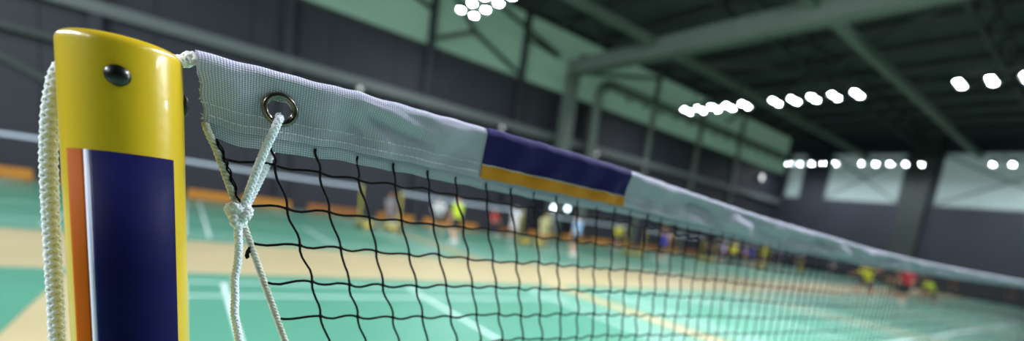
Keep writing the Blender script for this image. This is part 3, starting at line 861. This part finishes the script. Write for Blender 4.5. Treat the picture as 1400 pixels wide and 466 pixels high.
# ------------------------------------------------------------------ people
SKIN = [mat('skin light', rgb(222, 172, 144), 0.55), mat('skin tan', rgb(190, 136, 104), 0.55)]
M_hair = mat('black hair', rgb(24, 20, 20), 0.5); M_eye = mat('dark eye', rgb(20, 16, 16), 0.2); M_lip = mat('lip', rgb(170, 96, 88), 0.5)
def remesh(o, vox, smooth=3):
    r = o.modifiers.new('r', 'REMESH'); r.mode = 'VOXEL'; r.voxel_size = vox
    s = o.modifiers.new('s', 'SMOOTH'); s.iterations = smooth; s.factor = 0.5
    return bake(o, 0)
def person(label, loc, rz, pose, shirt, shorts, skin=0, shoe=(235, 235, 235), group=None, long_sleeve=False, trousers=False, scale=1.0):
    """figure facing +x. pose: hip height, lean, side, head, arm and leg targets"""
    g = pose.get
    hip = Vector((0, 0, g('hip', 0.90)))
    lean = g('lean', 0.05); tilt = g('tilt', 0.0)
    up = Vector((math.sin(lean), math.sin(tilt), math.cos(lean) * math.cos(tilt))).normalized()
    rt = Vector((0, -1, 0)); rt = (rt - up * rt.dot(up)).normalized(); fw = up.cross(rt) * -1
    if fw.x < 0: fw = -fw
    waist = hip + up * 0.13; chest = hip + up * 0.34; neck = hip + up * 0.53
    nod = g('nod', 0.0)
    hu = (up * 0.6 + Vector((0, 0, 0.4)) + fw * nod).normalized()
    head = neck + hu * 0.175 + fw * 0.02
    B = MB(); Sh = MB(); Tr = MB()
    # torso
    Mb = Matrix((( fw.x, rt.x, up.x), (fw.y, rt.y, up.y), (fw.z, rt.z, up.z)))
    B.ellipsoid(hip, (0.105, 0.155, 0.13), 20, 12, 0, Mb); B.ellipsoid(waist, (0.095, 0.135, 0.15), 20, 12, 0, Mb)
    B.ellipsoid(chest, (0.115, 0.165, 0.19), 20, 12, 0, Mb); B.capsule(chest + up * 0.1, neck + hu * 0.08, 0.062, 0.055, 12)
    Sh.ellipsoid(hip + up * 0.03, (0.128, 0.178, 0.13), 20, 12, 0, Mb); Sh.ellipsoid(waist, (0.125, 0.165, 0.17), 20, 12, 0, Mb); Sh.ellipsoid(chest, (0.135, 0.185, 0.195), 20, 12, 0, Mb)
    Tr.ellipsoid(hip, (0.125, 0.175, 0.13), 20, 12, 0, Mb)
    # head
    Mh = Matrix(((fw.x, rt.x, hu.x), (fw.y, rt.y, hu.y), (fw.z, rt.z, hu.z)))
    B.ellipsoid(head + hu * 0.02, (0.098, 0.076, 0.105), 20, 14, 0, Mh); B.ellipsoid(head - hu * 0.055 + fw * 0.022, (0.068, 0.058, 0.062), 16, 10, 0, Mh)
    B.ellipsoid(head - hu * 0.018 + fw * 0.102, (0.020, 0.014, 0.024), 10, 8, 0, Mh)
    for sd in (1, -1): B.ellipsoid(head + rt * sd * 0.078 - hu * 0.008 - fw * 0.005, (0.022, 0.012, 0.032), 10, 8, 0, Mh)
    # arms
    for sd, key in ((1, 'ra'), (-1, 'la')):
        sh = neck - up * 0.075 + rt * sd * 0.185
        d1, d2 = g(key, ((0.05, 0.15, -1), (0.25, 0.05, -1)))
        def W(d): return (fw * d[0] + rt * sd * d[1] + Vector((0, 0, d[2]))).normalized()
        el = sh + W(d1) * 0.285; wr = el + W(d2) * 0.25; hd = W(d2)
        B.capsule(neck - up * 0.07, sh, 0.06, 0.056, 12); B.capsule(sh, el, 0.05, 0.038, 12); B.capsule(el, wr, 0.039, 0.026, 12)
        Sh.capsule(neck - up * 0.075, sh, 0.072, 0.068, 12); Sh.capsule(sh, sh.lerp(el, 0.62), 0.066, 0.062, 12)
        if long_sleeve: Sh.capsule(sh, el, 0.062, 0.052, 12); Sh.capsule(el, el.lerp(wr, 0.93), 0.052, 0.040, 12)
        # hand: palm, four fingers of different lengths, thumb from the side
        pn = rt * sd; pn = (pn - hd * pn.dot(hd)).normalized(); ac = hd.cross(pn)
        palm = wr + hd * 0.05
        B.ellipsoid(palm, (0.040, 0.016, 0.048), 12, 8, 0, Matrix(((ac.x, pn.x, hd.x), (ac.y, pn.y, hd.y), (ac.z, pn.z, hd.z))))
        for q, ln in ((-0.029, 0.064), (-0.0095, 0.076), (0.0105, 0.072), (0.030, 0.056)):
            b0 = palm + hd * 0.032 + ac * q; b1 = b0 + (hd * 0.9 - pn * 0.35).normalized() * ln * 0.55; b2 = b1 + (hd * 0.6 - pn * 0.8).normalized() * ln * 0.45
            B.capsule(b0, b1, 0.0095, 0.009, 8, 0, 3); B.capsule(b1, b2, 0.009, 0.008, 8, 0, 3)
        t0 = palm - hd * 0.015 - ac * 0.032; t1 = t0 + (hd * 0.6 - ac * 0.7 - pn * 0.2).normalized() * 0.034; t2 = t1 + (hd * 0.85 - ac * 0.3 - pn * 0.4).normalized() * 0.028
        B.capsule(t0, t1, 0.012, 0.0105, 8, 0, 3); B.capsule(t1, t2, 0.0105, 0.009, 8, 0, 3)
    # legs: feet given as ground points, knees solved
    shoes = []
    for sd, key in ((1, 'rf'), (-1, 'lf')):
        hj = hip + Vector((0, -sd * 0.088, -0.03))
        ft = g(key, (0.0, 0.10, 0.0)); ank = Vector((ft[0], -sd * ft[1], ft[2] + 0.085))
        a, c = 0.43, 0.41
        dv = ank - hj; D = dv.length
        if D > a + c - 0.004: dv = dv * ((a + c - 0.004) / D); ank = hj + dv; D = dv.length
        h = math.sqrt(max(0, a * a - ((a * a - c * c + D * D) / (2 * D)) ** 2)); t = dv.normalized()
        kd = Vector(g('knee', (1, 0, 0.2))); kd = kd + Vector((0, -sd * 0.15, 0)); kd = (kd - t * kd.dot(t)).normalized()
        kn_ = hj + t * ((a * a - c * c + D * D) / (2 * D)) + kd * h
        B.capsule(hj, kn_, 0.082, 0.054, 14); B.capsule(kn_, kn_.lerp(ank, 0.35) - kd * 0.012, 0.052, 0.055, 12); B.capsule(kn_.lerp(ank, 0.35) - kd * 0.008, ank, 0.052, 0.034, 12)
        fd = Vector((1, -sd * 0.2, 0)).normalized()
        B.capsule(ank - Vector((0, 0, 0.045)), ank + fd * 0.13 - Vector((0, 0, 0.055)), 0.034, 0.026, 10)
        Tr.capsule(hj, hj.lerp(kn_, 0.72), 0.105, 0.088, 14)
        if trousers: Tr.capsule(hj, kn_, 0.098, 0.07, 14); Tr.capsule(kn_, kn_.lerp(ank, 0.92), 0.068, 0.05, 12)
        s = MB()
        z0 = ank.z - 0.083
        c0 = Vector((ank.x, ank.y, z0))
        s.capsule(c0 - fd * 0.045 + Vector((0, 0, 0.046)), c0 + fd * 0.15 + Vector((0, 0, 0.040)), 0.046, 0.039, 14)
        s.capsule(c0 - fd * 0.02 + Vector((0, 0, 0.05)), c0 + Vector((0, 0, 0.10)), 0.045, 0.043, 12)
        s.v = [(x, y, max(z, z0)) for x, y, z in s.v]
        shoes.append(s)
    body = B.build('person', SKIN[skin]); remesh(body, 0.0085, 4)
    tag(body, label, 'person', group)
    o = remesh(Sh.build('shirt', shirt, body), 0.016, 5)
    o = remesh(Tr.build('trousers' if trousers else 'shorts', shorts, body), 0.016, 4)
    sm_ = mat('shoe %d %d %d' % shoe, rgb(*shoe), 0.5)
    for s in shoes: s.build('shoe', sm_, body, True)
    hm = MB()
    hm.ellipsoid(head + hu * 0.036 - fw * 0.016, (0.102, 0.085, 0.104), 24, 16, 0, Mh)
    # trim the cap away from the face
    hm2 = MB(); vv = []
    for p in hm.v:
        q = Vector(p) - head; a = q.dot(fw); u = q.dot(hu)
        if u < 0.05 and a > 0.035: q -= fw * (a - 0.035) * 0.85
        if u < -0.045: q += hu * (-0.045 - u) * 0.8
        vv.append(tuple(head + q))
    hm.v = vv; hm.build('hair', M_hair, body, True)
    for sd in (1, -1):
        e = MB(); e.ellipsoid(head + fw * 0.088 + rt * sd * 0.031 + hu * 0.012, (0.012, 0.015, 0.009), 10, 8, 0, Mh); e.build('eye', M_eye, body, True)
    e = MB(); e.ellipsoid(head + fw * 0.084 - hu * 0.062, (0.010, 0.024, 0.007), 10, 8, 0, Mh); e.build('mouth', M_lip, body, True)
    body.location = (loc[0], loc[1], loc[2] if len(loc) > 2 else 0.006); body.rotation_euler = (0, 0, rz); body.scale = (scale,) * 3
    return body
def cloth(n, r, g, b): return mat('cloth ' + n, rgb(r, g, b), 0.8, vary=0.08, vscale=6, sheen=0.2)
C_white = cloth('white', 228, 232, 236); C_lime = cloth('lime', 196, 218, 40); C_lblue = cloth('light blue', 150, 196, 236); C_blue = cloth('blue', 40, 50, 190)
C_red = cloth('red', 190, 34, 46); C_cream = cloth('cream', 226, 224, 170); C_yellow = cloth('yellow', 220, 214, 40); C_dark = cloth('dark', 34, 34, 44); C_lilac = cloth('lilac', 164, 160, 214)
C_black = cloth('black', 26, 26, 30); C_navy = cloth('navy', 36, 40, 96); C_grey = cloth('grey', 130, 134, 140); C_maroon = cloth('maroon', 92, 34, 40); C_mustard = cloth('mustard', 176, 130, 40)
stand = dict(hip=0.90, lean=0.04, rf=(0.02, 0.11, 0), lf=(-0.03, 0.11, 0))
ready = dict(hip=0.80, lean=0.38, rf=(0.12, 0.20, 0), lf=(-0.14, 0.20, 0), ra=((0.5, 0.3, -0.8), (1, -0.1, 0.25)), la=((0.4, 0.35, -0.8), (1, 0, 0.0)), nod=0.1)
swing = dict(hip=0.87, lean=-0.05, rf=(-0.22, 0.12, 0), lf=(0.25, 0.12, 0), ra=((0.1, 0.6, 0.75), (-0.2, 0.1, 1)), la=((0.7, 0.5, 0.15), (0.9, 0.1, 0.4)))
walk = dict(hip=0.88, lean=0.06, rf=(0.22, 0.09, 0), lf=(-0.24, 0.09, 0.03), ra=((-0.3, 0.12, -1), (0.2, 0, -1)), la=((0.35, 0.12, -1), (0.8, 0, -0.6)))
lunge = dict(hip=0.80, lean=0.5, rf=(0.42, 0.12, 0), lf=(-0.36, 0.16, 0.02), ra=((0.9, 0.2, -0.15), (1, 0, 0.0)), la=((-0.6, 0.5, -0.2), (-0.7, 0.2, 0.1)), nod=0.1)
crouch = dict(hip=0.62, lean=0.70, rf=(0.18, 0.24, 0), lf=(-0.16, 0.26, 0), ra=((0.6, 0.25, -0.6), (1, -0.1, 0.1)), la=((0.6, 0.3, -0.7), (1, -0.1, -0.1)), nod=0.2)
sit = dict(hip=0.62, lean=0.10, rf=(0.42, 0.12, 0), lf=(0.40, 0.12, 0), ra=((0.35, 0.12, -1), (1, -0.2, -0.25)), la=((0.35, 0.12, -1), (1, -0.2, -0.25)), knee=(0.6, 0, 1))
person('player in white shirt and dark shorts, left of the lime-shirted player', (8.4, 19.2), -1.9, ready, C_white, C_black)
person('player in lime yellow shirt and black shorts standing side-on in front of orange barriers', (7.75, 16.0), 2.0, stand, C_lime, C_black)
person('player all in white by the yellow far net post below the navy patch', (13.2, 20.6), -2.4, walk, C_white, C_white, 0)
person('player in pale cream shirt and shorts, right of the all-white player', (14.9, 20.4), -2.0, ready, C_cream, C_cream, 0)
person('player in light blue shirt and dark shorts seen from behind on the far court', (12.6, 14.9), 1.9, stand, C_lblue, C_black)
person('player in yellow shirt and dark shorts beside a yellow post, below the orange stripe end', (20.7, 20.6), -2.1, walk, C_yellow, C_dark)
person('player in royal blue shirt and dark shorts below the white tape right of the patch', (19.3, 15.8), 2.6, swing, C_blue, C_black, 1)
person('player in mustard shirt near the yellow post right of the royal blue shirted player', (25.2, 20.2), -2.0, stand, C_mustard, C_dark, 1)
person('player in lilac shirt left of the yellow shirted far player with dark trousers', (26.6, 17.0), 2.2, stand, C_lilac, C_navy)
person('far player in yellow shirt and dark trousers close to the lilac shirt', (28.4, 17.4), -2.3, walk, C_yellow, C_dark, 1, trousers=True)
person('far player in blue shirt by a yellow wheeled post base under the tape', (30.2, 17.0), 2.4, ready, C_blue, C_black)
person('distant player in yellow shirt left of the purple shirted one', (36.4, 19.5), -2.2, stand, C_yellow, C_dark)
person('distant player in purple blue shirt near the far benches', (37.4, 18.8), -2.6, walk, C_navy, C_dark)
person('distant player in dark blue top closest to the far corner', (42.6, 19.4), -2.5, stand, C_navy, C_black)
person('lunging player in yellow shirt leaning left beside the red shirted one', (23.5, 7.6), 2.5, lunge, C_yellow, C_maroon, 1)
person('dark clothed player just behind the red shirted player', (25.4, 6.95), 2.3, ready, C_black, C_dark, 1)
person('player in red shirt and black shorts with white shoes near the right', (23.2, 6.1), 0.6, dict(walk, lean=0.25), C_red, C_black, 0, (245, 245, 245))
person('crouching player in yellow green shirt farthest right', (28.4, 6.35), 2.6, crouch, C_lime, C_dark, 1)
# seated spectators
def seated(x, y, rz, shirt, trou, lab, z=0.006, g='seated spectators'):
    return person(lab, (x, y, z), rz, sit, shirt, trou, random.choice((0, 1)), group=g, trousers=True)
def stool(x, y, lab):
    r = empty('stool', (x, y, 0)); m = MB(); m.lathe([(0.002, 0.40), (0.17, 0.40), (0.18, 0.42), (0.17, 0.445), (0.002, 0.45)], 24); m.build('seat', M_bench, r)
    for a in range(4):
        t = PI / 4 + a * PI / 2; l = MB(); l.tube([(0.12 * math.cos(t), 0.12 * math.sin(t), 0.405), (0.18 * math.cos(t), 0.18 * math.sin(t), 0.0)], 0.014, 8); l.build('leg', M_tyre, r)
    tag(r, lab, 'stool')
stool(13.2, 22.8, 'stool under the seated spectator in red by the wall')
seated(13.2, 22.8, -PI / 2, C_red, C_dark, 'spectator in red top seated by the wall between orange barriers')
stool(7.55, 22.8, 'stool under the pale clothed spectator behind the first far net post')
seated(7.55, 22.8, -PI / 2, C_grey, C_grey, 'spectator in pale grey seated in front of the orange barrier between the first far posts')
rowc = [(34.0, C_dark, 'dark top, first on the far wall benches'), (35.1, C_navy, 'navy top, second on the far wall benches'), (37.0, C_maroon, 'maroon top on the middle far wall bench'), (38.0, C_dark, 'dark top beside the maroon one on the far wall bench'), (39.8, C_blue, 'blue top on the third far wall bench'), (40.8, C_dark, 'dark top right of the blue one on the far wall bench'), (43.2, C_navy, 'navy top on the bench in the far corner')]
for x, c, l in rowc: seated(x, 23.42, -PI / 2, c, C_black, 'seated spectator in ' + l)
rowe = [(20.8, C_dark, 'dark top on the end wall bench in the corner'), (17.8, C_grey, 'grey top on the second end wall bench'), (14.2, C_navy, 'navy top on the third end wall bench'), (11.2, C_dark, 'dark top on the fourth end wall bench'), (9.0, C_black, 'black top behind the red shirted player'), (5.8, C_black, 'black top on the bench closest to the right edge')]
for y, c, l in rowe: seated(45.52, y, PI, c, C_black, 'seated spectator in ' + l)

# ------------------------------------------------------------------ world, camera
w = bpy.data.worlds.new('hall air'); S.world = w; w.use_nodes = True
w.node_tree.nodes['Background'].inputs[0].default_value = (0.5, 0.6, 0.62, 1); w.node_tree.nodes['Background'].inputs[1].default_value = 0.05
cd = bpy.data.cameras.new('camera'); cam = bpy.data.objects.new('camera', cd); COL.objects.link(cam); S.camera = cam
AX = [[0.776487, 0.020641, 0.629795], [-0.612436, -0.210488, 0.761983], [0.148292, -0.977379, -0.1508]]
r_ = Vector((AX[0][0], AX[1][0], AX[2][0])); d_ = Vector((AX[0][1], AX[1][1], AX[2][1])); f_ = Vector((AX[0][2], AX[1][2], AX[2][2]))
cam.matrix_world = Matrix(((r_.x, -d_.x, -f_.x, 0), (r_.y, -d_.y, -f_.y, 0), (r_.z, -d_.z, -f_.z, CZ), (0, 0, 0, 1)))
cd.sensor_width = 36; cd.sensor_fit = 'HORIZONTAL'
cd.lens = 640.755 / 1400 * 36
cd.shift_x = (700 - 770) / 1400; cd.shift_y = (396 - 233) / 1400
cd.clip_start = 0.02; cd.clip_end = 300
cd.dof.use_dof = True; cd.dof.focus_distance = 0.208; cd.dof.aperture_fstop = 4.1
S.view_settings.view_transform = 'Standard'; S.view_settings.look = 'None'; S.view_settings.gamma = 1.0; S.view_settings.use_curve_mapping = False
S.view_settings.exposure = -0.18
S.cycles.use_denoising = True
S.cycles.sample_clamp_indirect = 6.0
S.cycles.use_light_tree = True
